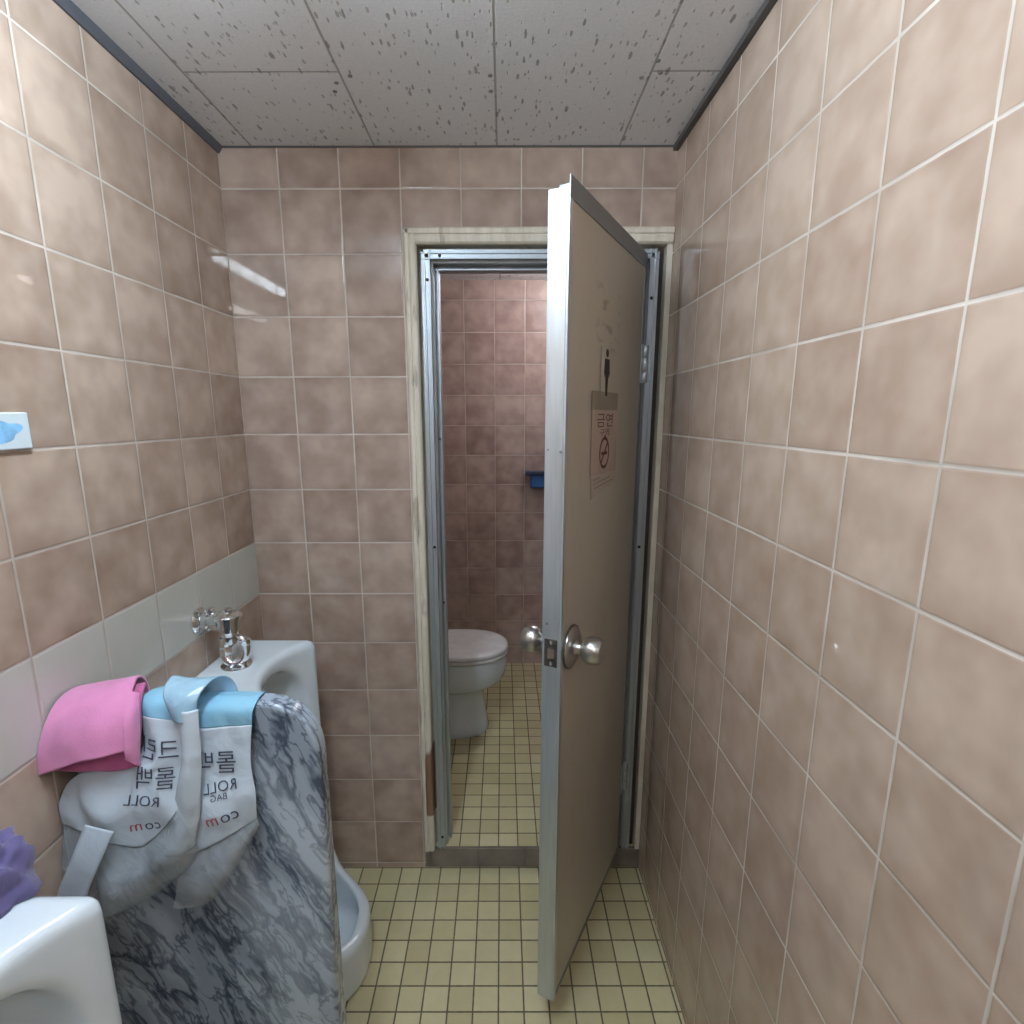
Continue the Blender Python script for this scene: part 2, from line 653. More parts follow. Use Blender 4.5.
def thing(name, label, cat, origin, group=None):
    o = link(bpy.data.objects.new(name, None))
    o.empty_display_size = .05
    o.location = M3(origin)
    o['_o'] = tuple(M3(origin))
    o['label'] = label
    o['category'] = cat
    if group:
        o['group'] = group
    return o


def tag(o, label, cat, group=None):
    o['label'] = label
    o['category'] = cat
    if group:
        o['group'] = group
    return o


def structure(o, label=None, cat=None):
    o['kind'] = 'structure'
    if label:
        o['label'] = label
        o['category'] = cat
    return o


def text_mb(body, size, mirror=False, rot=0.0):
    """lettering as flat polygons in a local (u, v) plane, tile units"""
    cu = bpy.data.curves.new('txt', 'FONT')
    cu.body = body
    cu.size = size
    cu.align_x = 'CENTER'
    cu.align_y = 'CENTER'
    cu.resolution_u = 3
    ob = bpy.data.objects.new('txt', cu)
    COL.objects.link(ob)
    dg = bpy.context.evaluated_depsgraph_get()
    me = bpy.data.meshes.new_from_object(ob.evaluated_get(dg))
    vs = [(v.co.x, v.co.y) for v in me.vertices]
    fs = [tuple(p.vertices) for p in me.polygons]
    bpy.data.objects.remove(ob)
    bpy.data.curves.remove(cu)
    bpy.data.meshes.remove(me)
    c, s = math.cos(rot), math.sin(rot)
    if mirror:
        vs = [(-x, y) for x, y in vs]
    return [(x * c - y * s, x * s + y * c) for x, y in vs], fs


# ------------------------------------------------------------------ the room
XL, XR, YB, YF, ZC = .04, 7.56, 0.0, -15.5, 13.63
SX = .75         # side wall of the stall behind the door

mb = MB()
mb.box(XL - .5, 3.045, 0, .75, ZF, ZC + .3)
mb.box(3.045, XR, 0, .75, 12.36, ZC + .3)
structure(build('wall_back', mb, MAT['back']))
structure(build('wall_left', MB().box(XL - .5, XL, YF - .5, 0, ZF, ZC + .3), MAT['left']))
structure(build('wall_right', MB().box(XR, XR + .5, YF - .5, 9.4, ZF, ZC + .3), MAT['right']))
structure(build('wall_front', MB().box(XL, XR, YF - .5, YF, ZF, ZC + .3), MAT['stall']))
structure(build('wall_stall_far', MB().box(SX, XR, 8.93, 9.4, ZF, ZC + .3), MAT['stall']))
structure(build('wall_stall_left', MB().box(SX - .5, SX, .75, 9.4, ZF, ZC + .3), MAT['stallside']))
structure(build('floor', MB().box(XL - .5, XR + .5, YF - .5, .0, ZF - .4, ZF), MAT['floor']))
structure(build('floor_stall', MB().box(SX - .5, XR, .07, 9.4, ZF - .4, .345), MAT['stallfloor']))
ceil = structure(build('ceiling', MB().box(XL - .5, XR + .5, YF - .5, 0, ZC, ZC + .3), MAT['ceil']))
for x, y in ((2.5, -1.75), (2.72, -1.9), (4.53, -1.55), (4.53, -1.9), (6.5, -1.85), (6.72, -1.95), (6.62, -2.2), (2.42, -1.55)):
    build('screw', MB().lathe((x, y, ZC + .01), (0, 0, -1), [(0, .03), (.02, .03), (.026, .018)], 10), MAT['aludark'], ceil)
structure(build('ceiling_stall', MB().box(SX - .5, XR, .75, 9.4, 13.6, 13.9), MAT['ceil']))
# strips along the ceiling: moulding right, painted shade left, thin dark line back
structure(build('trim_1', MB().box(XR - .09, XR, YF, 0, ZC - .08, ZC), MAT['trimgrey'], bevel=.01))
structure(build('shade_strip_left', MB().prism([(XL, ZC), (XL, ZC - .10), (XL + .03, ZC - .10), (XL + .09, ZC)], 1, YF, 0), MAT['shadeblue']))  # dark band of shade under the ceiling, built as a strip
structure(build('dark_strip_back', MB().box(XL + .09, XR - .09, -.02, 0, ZC - .025, ZC), MAT['trimgrey']))  # thin dark strip along the top of the back wall
# tiled step under the doorway
structure(build('trim_4', MB().box(3.045, XR, 0, .07, ZF, .345), MAT['step'], bevel=.012))

# wooden casing: ridged profile, left / top / right
mb = MB()
prof = [(3.03, .74), (3.03, -.07), (3.06, -.10), (3.115, -.10), (3.125, -.075), (3.14, -.075), (3.15, -.095), (3.215, -.085), (3.245, -.05),
        (3.245, .16), (3.29, .20), (3.29, .74)]
mb.prism(prof, 2, .345, 12.37)
zt = [(-.07, 12.40), (-.10, 12.37), (-.10, 12.30), (-.075, 12.29), (-.075, 12.275), (-.09, 12.26), (-.08, 12.17), (-.04, 12.14), (.16, 12.14), (.2, 12.1),
      (.74, 12.1), (.74, 12.40)]
mb.prism(zt, 0, 3.03, 7.55)
mb.box(7.46, 7.556, -.03, .3, .345, 12.14)
structure(build('trim_5', mb, MAT['wood'], bevel=.006))

# aluminium door frame: stepped section, both jambs and the head
JAMB = [(3.30, .55), (3.30, .02), (3.345, .02), (3.345, .0), (3.37, .0), (3.37, .03), (3.43, .03), (3.43, .0), (3.455, .0), (3.455, .10), (3.50, .12), (3.50, .34),
        (3.535, .34), (3.535, .30), (3.565, .30), (3.565, .55)]
mb = MB()
mb.prism(JAMB, 2, .345, 12.08)
mb.prism([(2 * 5.325 - x, y) for x, y in reversed(JAMB)], 2, .345, 12.08)
head = [(y, 15.39 - x) for x, y in JAMB]
mb.prism([(y, z - .01) for y, z in head], 0, 3.3, 7.35)
fr = structure(build('trim_6', mb, MAT['aluframe'], bevel=.004))
for x, y, z in ((3.40, .03, 11.6), (3.40, .03, 6.9), (3.40, .03, .6), (3.60 + .02, .03, 12.0), (6.6, .03, 12.0), (7.25, .03, 11.3), (7.25, .03, 6.9), (3.53, .34, 8.9), (3.53, .34, 5.7)):
    if z > 11.9:
        z = 11.985
    build('screw', MB().lathe((x, y + .005, z), (0, -1, 0), [(0, .028), (.015, .028), (.02, .015)], 10), MAT['black'], fr)
# shade in the gap between wooden casing and aluminium, put in as dark boxes
mb = MB().box(3.245, 3.30, .22, .6, .345, 12.1).box(7.35, 7.44, .12, .6, .345, 12.1).box(3.3, 7.44, .22, .6, 12.0, 12.12)
structure(build('gap_shade', mb, MAT['darkgap']))

# ------------------------------------------------------------------ the open door (local x: hinge to free edge, y: face normal)
P0 = (7.147, .009, .40)
door = link(bpy.data.objects.new('door_1', None))
door.location = M3(P0)
door.rotation_euler = (0, 0, math.atan2(-.883, -.47))
structure(door, 'khaki aluminium edged door standing open toward the camera', 'door')
door['_o'] = (0, 0, 0)
DL, DH, DT = 3.60, 11.60, .275


def dz(z):
    return z - P0[2]


build('door_panel', MB().box(.1, DL - .06, -DT + .02, -.010, .06, DH - .18), MAT['door'], door, local=True)
# alu channel on the free edge, ending a little short of the top rail
mb = MB().prism([(DL - .10, 0), (DL - .10, -.014), (DL - .05, -.014), (DL - .05, -DT + .014), (DL - .10, -DT + .014), (DL - .10, -DT), (DL - .01, -DT), (DL - .01, -DT + .02),
                 (DL, -DT + .02), (DL, -.03), (DL - .01, -.03), (DL - .01, 0)], 2, .0, DH - .13)
build('edge_strip', mb, MAT['alu'], door, local=True, bevel=.004)
mb = MB()
mb.box(0.02, DL - .01, -.012, .004, DH - .24, DH)
mb.box(0.02, DL - .01, -DT, -DT + .016, DH - .24, DH - .12)
mb.box(0.02, DL - .22, -DT + .05, -.012, DH - .14, DH - .01)
mb.box(0.02, DL - .06, -DT + .016, -.012, DH - .2, DH - .16)
build('top_rail', mb, MAT['aludark'], door, local=True, bevel=.003)
mb = MB().box(0.0, .12, -DT, .004, 0, DH - .05)
build('hinge_stile', mb, MAT['aludark'], door, local=True, bevel=.006)
mb = MB().box(.12, DL - .1, -DT, .003, 0, .07)
build('bottom_rail', mb, MAT['aludark'], door, local=True, bevel=.004)

# round door knobs on both sides
kz = dz(6.15)
for side in (1, -1):
    y0 = 0 if side > 0 else -DT
    k = build('door_knob', MB().lathe((3.21, y0, kz), (0, side, 0), [
        (.0, .30), (.03, .295), (.06, .25), (.075, .16), (.08, .11), (.12, .085), (.16, .085), (.18, .11), (.20, .155), (.24, .185), (.32, .195), (.40, .185), (.45, .15), (.465, .07), (.46, .0)], 32),
        MAT['steel'], door, local=True, smooth=True, angle=35)
    build('rosette_ring', MB().lathe((3.21, y0, kz), (0, side, 0), [(0, .315), (.02, .315), (.024, .29)], 32), MAT['brass'], k, local=True, smooth=True)
    if side < 0:
        build('turn_button', MB().box(3.18, 3.24, y0 - .50, y0 - .45, kz - .035, kz + .035), MAT['steel'], k, local=True, bevel=.01)
mb = MB().box(DL - .004, DL + .008, -.235, -.045, dz(5.98), dz(6.38))
lp = build('latch_plate', mb, MAT['brass'], door, local=True, bevel=.004)
build('latch_bolt', MB().prism([(DL, -.185), (DL + .05, -.17), (DL + .012, -.09), (DL, -.09)], 2, dz(6.11), dz(6.24)), MAT['steel'], lp, local=True)
for z in (6.03, 6.33):
    build('screw', MB().lathe((DL + .006, -.14, dz(z)), (1, 0, 0), [(0, .03), (.01, .03), (.014, .012)], 12), MAT['chrome'], lp, local=True, smooth=True)
for y, z in ((-.235, 8.9), (-.05, 8.88), (-.20, 6.59)):
    build('screw', MB().lathe((DL - (.002 if y > -.22 else .012), max(min(y, -.045), -.225), dz(z)), (1, 0, 0), [(0, .02), (.01, .02), (.013, .01)], 10), MAT['aludark'], door, local=True)
# hinges, pinned to the frame side
for z0, z1 in ((9.88, 10.53), (1.74, 2.37)):
    mb = MB()
    zz = [z0, z0 + (z1 - z0) * .32, z0 + (z1 - z0) * .68, z1]
    h = build('hinge', MB().box(.005, .16, .0, .016, dz(z0), dz(z1)), MAT['alu'], door, local=True, bevel=.003)
    for a, b in zip(zz[:-1], zz[1:]):
        build('knuckle', MB().lathe((-.03, .035, dz(a) + .006), (0, 0, 1), [(0, .042), (.01, .05), (b - a - .022, .05), (b - a - .012, .042)], 14), MAT['alu'], h, local=True, smooth=True)

# restroom pictogram decal, brown tape, no-smoking notice, torn slip on the door face


def face_plate(x0, x1, z0, z1, y0, y1):
    return MB().box(x0, x1, y0, y1, dz(z0), dz(z1))


pic = build('pictogram_decal', face_plate(1.93, 2.30, 9.66, 10.27, .0, .004), MAT['decal'], door, local=True)
px = 2.03
fig = MB()
fig.lathe((px, .0035, dz(10.20)), (0, 1, 0), [(0, .058), (.004, .058)], 20)
fig.prism([(px - .10, dz(10.12)), (px + .10, dz(10.12)), (px + .125, dz(9.93)), (px + .10, dz(9.86)), (px + .075, dz(9.94)), (px + .055, dz(9.80)), (px + .035, dz(9.60)),
           (px - .035, dz(9.60)), (px - .055, dz(9.80)), (px - .075, dz(9.94)), (px - .10, dz(9.86)), (px - .125, dz(9.93))], 1, .0035, .008)
build('man_figure', fig, MAT['picto'], pic, local=True)
build('brown_tape', face_plate(1.43, 2.64, 9.40, 9.66, .0, .005), MAT['tape'], door, local=True)
nt = build('notice_sticker', face_plate(1.42, 2.62, 8.47, 9.40, .0, .006), MAT['notice'], door, local=True)


def face_text(body, size, cx, cz, mat, parent, y=.0075, stretch=1.0):
    vs, fs = text_mb(body, size)
    m = MB()
    m.v = [(cx - u * stretch, y, dz(cz) + v) for u, v in vs]   # local x runs right to left for the viewer
    m.f = fs
    return build('lettering', m, mat, parent, local=True)


face_text('금연', .22, 2.03, 9.24, MAT['maroon'], nt, stretch=2.0)
face_text('구역', .12, 2.04, 9.07, MAT['maroon'], nt, stretch=2.2)
sym = MB()
cx, cz, ro, ri = 2.03, dz(8.78), .235, .19
N = 40
ring_o = [(cx + ro * math.cos(2 * math.pi * i / N), cz + ro * math.sin(2 * math.pi * i / N)) for i in range(N)]
ring_i = [(cx + ri * math.cos(2 * math.pi * i / N), cz + ri * math.sin(2 * math.pi * i / N)) for i in range(N)]
vs = [(a, .0085, b) for a, b in ring_o + ring_i]
sym.add(vs, [(i, (i + 1) % N, N + (i + 1) % N, N + i) for i in range(N)])
c45 = math.cos(math.pi / 4)
for (ax, az, bx, bz, w) in ((-.15, .15, .15, -.15, .022),):
    nx, nz = (bz - az), -(bx - ax)
    l = math.hypot(nx, nz)
    nx, nz = nx / l * w, nz / l * w
    sym.add([(cx + ax + nx, .0085, cz + az + nz), (cx + ax - nx, .0085, cz + az - nz), (cx + bx - nx, .0085, cz + bz - nz), (cx + bx + nx, .0085, cz + bz + nz)], [(0, 1, 2, 3)])
sym.add([(cx - .14, .0085, cz - .03), (cx + .14, .0085, cz - .03), (cx + .14, .0085, cz + .015), (cx - .14, .0085, cz + .015)], [(0, 1, 2, 3)])
sym.add([(cx - .06, .0085, dz(9.0)), (cx + .05, .0085, dz(8.98)), (cx + .03, .0085, dz(9.03)), (cx - .02, .0085, dz(9.05))], [(0, 1, 2, 3)])
build('no_smoking_symbol', sym, MAT['maroon'], nt, local=True)
sl = build('torn_slip', MB().prism([(2.58, dz(8.46)), (1.40, dz(8.47)), (1.42, dz(8.30)), (2.56, dz(8.14))], 1, .0, .005), MAT['slip'], door, local=True)
for z, a, b in ((8.40, 2.5, 2.2), (8.34, 2.5, 1.7), (8.28, 2.45, 1.55)):
    build('print_line', MB().prism([(a, dz(z)), (b, dz(z + (a - b) * .06)), (b, dz(z + (a - b) * .06 + .018)), (a, dz(z + .018))], 1, .004, .0065), MAT['tape'], sl, local=True)

# ------------------------------------------------------------------ urinals


def urinal_sdf(x, y, z):
    """x from the wall, y across, z from floor, tile units"""
    def rbox(x0, x1, hy, z0, z1, r):
        qx = np.abs(x - (x0 + x1) / 2) - (x1 - x0) / 2 + r
        qy = np.abs(y) - hy + r
        qz = np.abs(z - (z0 + z1) / 2) - (z1 - z0) / 2 + r
        return np.sqrt(np.maximum(qx, 0) ** 2 + np.maximum(qy, 0) ** 2 + np.maximum(qz, 0) ** 2) + np.minimum(np.maximum(qx, np.maximum(qy, qz)), 0) - r
    body = rbox(.0, 1.42, 1.08, .0, 5.665, .15)

    def ell(cx, a, b, p=2.4):
        xx = np.abs(x - cx) / a
        yy = np.abs(y) / b
        return ((xx ** p + yy ** p) ** (1 / p) - 1) * min(a, b)
    rim = .92 + .75 * np.clip((2.25 - x) / 1.0, 0, 1) ** 2
    lip = smax(smax(ell(1.05, 1.26, .98), z - rim, .12), -z, .05)
    out = smin(body, lip, .30)
    # concave front face
    sc = np.sqrt((x - 2.33) ** 2 + y ** 2) - 1.31
    sc = smax(sc, 1.5 - z, .3)
    out = smax(out, -sc, .12)
    # hollow, domed at the top
    zz = np.clip(z - 4.60, 0, None) / .82
    cav = (((np.abs(x - 1.2) / .90) ** 2.2 + (np.abs(y) / .78) ** 2.6 + zz ** 2.6 + 1e-9) ** (1 / 2.3) - 1) * .8
    cav = smax(cav, .35 - z, .2)
    out = smax(out, -cav, .06)
    return smax(out, -(x - .0), .02)


umesh = surface_nets(urinal_sdf, (-.1, -1.3, -.1), (2.5, 1.3, 5.8), .045)
UY = -2.13


def make_urinal(label, cy):
    m = MB()
    m.v = [(XL + p[0], cy + p[1], p[2] + ZF) for p in umesh.v]
    m.f = umesh.f
    o = build('urinal', m, MAT['ceramic'], None, (XL + .7, cy, ZF), smooth=True, angle=75)
    md = o.modifiers.new('soften', 'SMOOTH')
    md.factor = .5
    md.iterations = 3
    tag(o, label, 'urinal')
    return o


make_urinal('white ceramic floor urinal behind the marble partition, below the chrome flush valve', UY)
make_urinal('white ceramic urinal cut off at the bottom left corner, in front of the marble partition', UY - 5.19)

# chrome flush valve
fv = thing('flush_valve', 'chrome flush valve and elbow on the white tile band above the far urinal', 'flush valve', (XL, UY, 5.55))
build('wall_flange', MB().lathe((XL, UY, 6.27), (1, 0, 0), [(0, .21), (.03, .21), (.07, .17), (.10, .11)], 28), MAT['chrome'], fv, smooth=True)
s = build('stop_valve', MB().lathe((XL + .08, UY, 6.27), (1, 0, 0), [(0, .10), (.03, .15), (.10, .15), (.12, .12), (.16, .12), (.18, .155), (.27, .155), (.29, .11), (.40, .11)], 24), MAT['chrome'], fv, smooth=True)
build('stop_screw', MB().lathe((XL + .20, UY, 6.36), (0, 0, 1), [(0, .06), (.06, .06), (.065, .075), (.10, .075), (.12, .05)], 16), MAT['chrome'], s, smooth=True)
build('valve_body', MB().lathe((.50, UY, 5.92), (0, 0, 1), [(0, .09), (.02, .15), (.10, .155), (.12, .125), (.18, .135), (.2, .165), (.34, .18), (.40, .185)], 28), MAT['chrome'], fv, smooth=True)
cp = build('valve_cap', MB().lathe((.50, UY, 6.31), (0, 0, 1), [(0, .15), (.01, .205), (.05, .21), (.075, .19), (.11, .10), (.115, .0)], 28), MAT['chrome'], fv, smooth=True)
build('cap_button', MB().lathe((.50, UY, 6.41), (0, 0, 1), [(0, .07), (.05, .07), (.065, .05)], 18), MAT['chrome'], cp, smooth=True)
pts = spline([(.46, UY, 6.0), (.42, UY, 5.85), (.42, UY - .02, 5.72), (.48, UY - .05, 5.61), (.58, UY - .04, 5.59), (.68, UY, 5.66), (.72, UY + .02, 5.80), (.72, UY + .02, 5.93)], 28)
build('bent_pipe', MB().tube(pts, .072, 16), MAT['chrome'], fv, smooth=True)
build('pipe_nut', MB().lathe((.425, UY, 5.72), (0, 0, 1), [(0, .09), (.02, .105), (.12, .105), (.14, .09)], 6), MAT['chrome'], fv, smooth=True, angle=25)
build('lever', MB().tube(spline([(.55, UY, 6.03), (.64, UY, 6.0), (.72, UY, 5.95)], 8), [.05, .05, .05, .055, .06, .065, .065, .06], 14), MAT['chrome'], fv, smooth=True)
build('pipe_end_cap', MB().lathe((.72, UY + .02, 5.88), (0, 0, 1), [(0, .075), (.02, .085), (.09, .085), (.11, .06)], 18), MAT['chrome'], fv, smooth=True)
build('spud_flange', MB().lathe((.56, UY, 5.545), (0, 0, 1), [(0, .23), (.02, .225), (.045, .17), (.07, .10), (.11, .08)], 30), MAT['chrome'], fv, smooth=True)

# ------------------------------------------------------------------ marble partition
SY0, SY1, ST = -4.75, -4.49, 6.36
poly = [(XL, ZF), (2.71, ZF), (2.71, 5.62)]
cx, cz, r1, r2 = 2.03, 5.62, .68, ST - 5.62
for i in range(1, 14):
    a = i / 14 * math.pi / 2
    poly.append((cx + r1 * math.cos(a) ** .8, cz + r2 * math.sin(a) ** .8))
poly += [(2.03, ST), (XL, ST)]
o = build('marble_partition', MB().prism(poly, 1, SY0, SY1), MAT['marble'], None, (1.4, (SY0 + SY1) / 2, ZF), smooth=True, angle=35, bevel=.05, seg=4)
tag(o, 'grey veined white marble partition slab standing between the two urinals', 'partition')


# ------------------------------------------------------------------ plastic bag hung over the partition
def wr(x, z, k, s=0.0):
    return mnoise.noise(Vector((x * k + s, z * k * .6, s))) + .5 * mnoise.noise(Vector((x * k * 2.3, z * k * 1.7, s + 3)))


def crease(x, z):
    # long soft folds running down the hanging plastic
    return .5 * abs(math.sin(x * 5.2 + z * 1.1 + .8 * mnoise.noise(Vector((x, z, 2))))) - .25


def dispR(p, u, v):
    front = max(0, min(1, (-4.72 - p.y) / .12))
    p.y -= front * (.02 + .05 * max(0, wr(p.x, p.z, 2.0, 1.0)) + .03 * crease(p.x, p.z))
    return p


def dispL(p, u, v):
    front = max(0, min(1, (-4.78 - p.y) / .14))
    front *= max(.15, min(1, (5.85 - p.z) / .45))
    p.y -= front * (.03 + .09 * max(-.3, wr(p.x, p.z, 1.8, 7.0)) + .05 * crease(p.x + .4, p.z))
    return p


def yR(x, z):
    return -4.87


bag = thing('plastic_bag', 'torn clear plastic bag with blue header draped over the marble partition', 'bag', (1.2, -4.85, 3.94))
Rb = [[(1.28, -4.44, 5.5), (1.65, -4.44, 5.4), (2.06, -4.44, 5.5)], [(1.3, -4.45, 6.25), (1.65, -4.45, 6.25), (2.08, -4.45, 6.25)],
      [(1.28, -4.62, 6.385), (1.65, -4.62, 6.385), (2.09, -4.62, 6.385)], [(1.28, -4.79, 6.33), (1.65, -4.79, 6.33), (2.08, -4.79, 6.33)],
      [(1.28, -4.83, 6.12), (1.65, -4.82, 6.13), (2.06, -4.81, 6.16)]]
build('blue_header', sheet(Rb, 44, 8, dispR), MAT['blueplas'], bag, smooth=True, angle=180, solid=.008)
Rw = [Rb[-1], [(1.25, -4.86, 5.6), (1.65, -4.86, 5.6), (2.02, -4.84, 5.75)], [(1.24, -4.92, 5.25), (1.65, -4.95, 5.30), (2.07, -4.90, 5.42)],
      [(1.2, -4.92, 4.68), (1.40, -4.95, 4.74), (1.71, -4.95, 4.91), (2.04, -4.88, 5.09)]]
build('white_panel', sheet(Rw, 50, 12, dispR), MAT['whiteplas'], bag, smooth=True, angle=180, solid=.008)
Rc = [[(p[0], p[1] + .012, p[2]) for p in Rw[-1]], [(1.15, -4.97, 4.35), (1.4, -5.02, 4.3), (1.68, -4.99, 4.5), (2.05, -4.88, 5.05)], [(1.02, -4.88, 3.97), (1.34, -4.90, 4.01), (1.58, -4.88, 4.21), (2.04, -4.85, 4.98)]]
build('clear_film', sheet(Rc, 46, 12, dispR), MAT['film'], bag, smooth=True, angle=180, solid=.006)
Lb = [[(.95, -4.44, 5.5), (1.1, -4.44, 5.4), (1.36, -4.44, 5.5)], [(.95, -4.45, 6.3), (1.1, -4.45, 6.3), (1.4, -4.45, 6.3)],
      [(.95, -4.62, 6.46), (1.1, -4.62, 6.47), (1.46, -4.62, 6.45)], [(.90, -4.80, 6.42), (1.1, -4.84, 6.42), (1.44, -4.84, 6.38)],
      [(.90, -4.83, 6.28), (1.05, -4.9, 6.29), (1.23, -4.9, 6.26), (1.42, -4.88, 6.22)]]
build('blue_header', sheet(Lb, 40, 8, dispL), MAT['blueplas'], bag, smooth=True, angle=180, solid=.008)
Lw = [Lb[-1], [(.90, -4.90, 5.90), (1.05, -4.97, 5.85), (1.15, -4.99, 5.83), (1.38, -4.92, 5.85)], [(.25, -4.96, 5.66), (.5, -4.99, 5.66), (.9, -5.02, 5.68), (1.38, -4.93, 5.72)],
      [(.06, -4.98, 5.4), (.45, -5.06, 5.35), (1.0, -5.06, 5.35), (1.36, -4.96, 5.55)],
      [(.05, -4.98, 5.12), (.32, -5.04, 5.07), (.82, -5.05, 4.90), (.99, -5.05, 4.97), (1.2, -5.02, 5.18), (1.36, -4.98, 5.4)]]
build('white_panel', sheet(Lw, 60, 12, dispL), MAT['whiteplas'], bag, smooth=True, angle=180, solid=.008)
Lc = [[(p[0] if i else .05, p[1] + .012, p[2]) for i, p in enumerate(Lw[-1])], [(.05, -5.06, 4.85), (.3, -5.16, 4.7), (.8, -5.2, 4.6), (1.2, -5.12, 4.85), (1.42, -5.0, 5.15)],
      [(.05, -5.06, 4.6), (.17, -5.14, 4.3), (.5, -5.18, 4.2), (.85, -5.14, 4.35), (1.25, -5.02, 4.6), (1.43, -4.94, 4.85)],
      [(.05, -4.98, 4.45), (.17, -4.98, 4.09), (.37, -4.98, 3.99), (.84, -4.96, 4.18), (1.25, -4.92, 4.49), (1.43, -4.88, 4.79)]]
build('clear_film', sheet(Lc, 60, 10, dispL), MAT['film'], bag, smooth=True, angle=180, solid=.006)
# inner layer of film seen through the gap between the two panels
Mc = [[(1.12, -4.80, 6.25), (1.5, -4.80, 6.25)], [(1.1, -4.86, 5.4), (1.5, -4.86, 5.4)], [(1.05, -4.9, 4.6), (1.5, -4.9, 4.5)]]
build('inner_film', sheet(Mc, 16, 14, dispR), MAT['film'], bag, smooth=True, angle=180, solid=.006)


# folded handle strip looping over the top and hanging down the middle
def dispS(p, u, v):
    p.y -= .05 * math.sin(u * math.pi) + .02 * wr(p.x, p.z, 3.0, 4.0)
    return p


Sa = [[(1.42, -4.45, 6.2), (1.78, -4.45, 6.2)], [(1.26, -4.52, 6.50), (1.74, -4.50, 6.50)], [(1.20, -4.70, 6.64), (1.66, -4.68, 6.62)],
      [(1.24, -4.94, 6.56), (1.60, -4.92, 6.54)], [(1.36, -5.0, 6.3), (1.57, -4.98, 6.3)]]
hs = build('handle_loop', sheet(Sa, 20, 8, dispS), film_mat('pale_blue_film', (.38, .60, .76), .85), bag, smooth=True, angle=180, solid=.008)
Sb = [[(1.42, -4.99, 6.42), (1.60, -4.97, 6.42)], [(1.41, -5.03, 5.9), (1.59, -5.01, 5.9)], [(1.29, -5.05, 5.43), (1.52, -5.03, 5.28)], [(1.14, -5.04, 4.87), (1.26, -5.03, 4.80), (1.38, -5.0, 4.83)]]
build('handle_strip', sheet(Sb, 16, 12, dispS), MAT['whiteplas'], bag, smooth=True, angle=180, solid=.012)
# flat strap dangling toward the near urinal
Sc = [[(.46, -5.22, 5.28), (.74, -5.22, 5.20)], [(.33, -5.30, 4.95), (.62, -5.30, 4.92)], [(.01 + .12, -5.32, 4.51), (.42, -5.32, 4.48)], [(.06, -5.30, 4.1), (.34, -5.30, 4.05)]]
build('flat_strap', sheet(Sc, 8, 10), MAT['strap'], bag, smooth=True, angle=180, solid=.012)


def bag_text(body, size, cx, cz, rot, mat, y0, disp, sx=1.0, bulge=.02):
    vs, fs = text_mb(body, size, mirror=True, rot=rot)
    m = MB()
    for u, v in vs:
        x, z = cx + u * sx, cz + v
        m.v.append((x, y0(x, z) - bulge, z))
    m.f = fs
    return build('lettering', m, mat, bag)


def interp_y(curves, disp, nu=60, nv=12):
    s_ = sheet(curves, nu, nv, disp)
    P = np.array(s_.v)

    def f(x, z):
        d = (P[:, 0] - x) ** 2 + (P[:, 2] - z) ** 2
        k = np.argsort(d)[:4]
        return float(P[k, 1].min())
    return f


yLf, yRf = interp_y(Lw, dispL), interp_y(Rw, dispR)
bag_text('크린', .25, 1.14, 5.95, -.05, MAT['ink'], yLf, dispL, .9)
bag_text('롤백', .25, 1.10, 5.66, -.05, MAT['ink'], yLf, dispL, .9)
bag_text('ROLL', .15, .98, 5.45, -.1, MAT['ink'], yLf, dispL)
bag_text('co', .17, 1.05, 5.17, .04, MAT['ink'], yLf, dispL)
bag_text('m', .17, .88, 5.16, .04, MAT['red'], yLf, dispL)
bag_text('롤백', .27, 1.66, 5.74, .0, MAT['ink'], yRf, dispR, .9)
bag_text('ROLL', .15, 1.71, 5.50, .18, MAT['ink'], yRf, dispR)
bag_text('BAG', .09, 1.70, 5.40, .18, MAT['ink'], yRf, dispR)
bag_text('co', .19, 1.80, 5.20, .25, MAT['ink'], yRf, dispR)
bag_text('m', .19, 1.62, 5.15, .25, MAT['red'], yRf, dispR)


# ------------------------------------------------------------------ pink towel over the partition next to the wall
def dispT(p, u, v):
    p.y -= .04 * wr(p.x, p.z, 1.6, 11.0)
    return p


tow = thing('folded_towel', 'folded pink microfibre towel hung over the wall end of the partition', 'towel', (.5, -4.9, 5.75))
To = [[(.10, -4.40, 5.7), (.45, -4.40, 5.7), (.74, -4.40, 5.7)], [(.08, -4.42, 6.3), (.45, -4.42, 6.32), (.76, -4.44, 6.36)], [(.07, -4.55, 6.44), (.4, -4.58, 6.52), (.80, -4.62, 6.60)],
      [(.08, -4.86, 6.42), (.35, -4.92, 6.46), (.86, -4.84, 6.55)], [(.05, -5.10, 6.12), (.4, -5.13, 6.25), (.93, -5.08, 6.36)],
      [(.045, -5.16, 5.80), (.48, -5.2, 5.97), (.70, -5.2, 6.02), (.925, -5.14, 6.05)]]
build('outer_flap', sheet(To, 40, 8, dispT), MAT['pink'], tow, smooth=True, angle=180, solid=.03)
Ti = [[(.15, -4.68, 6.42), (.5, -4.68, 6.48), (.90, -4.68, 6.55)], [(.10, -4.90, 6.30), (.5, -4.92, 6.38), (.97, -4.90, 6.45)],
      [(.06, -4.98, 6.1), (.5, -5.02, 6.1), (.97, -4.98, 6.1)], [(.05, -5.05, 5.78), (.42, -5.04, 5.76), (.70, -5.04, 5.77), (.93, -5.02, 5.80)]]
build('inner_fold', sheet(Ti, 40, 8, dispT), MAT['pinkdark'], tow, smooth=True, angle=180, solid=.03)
Ts = [[(.84, -4.86, 6.55), (.90, -4.84, 6.53), (.93, -4.80, 6.48)], [(.92, -5.10, 6.36), (.965, -5.04, 6.38), (.96, -4.92, 6.4)], [(.94, -5.17, 6.08), (.985, -5.10, 6.08), (.975, -5.0, 6.08)], [(.92, -5.15, 5.98), (.97, -5.10, 5.88), (.95, -5.02, 5.81)]]
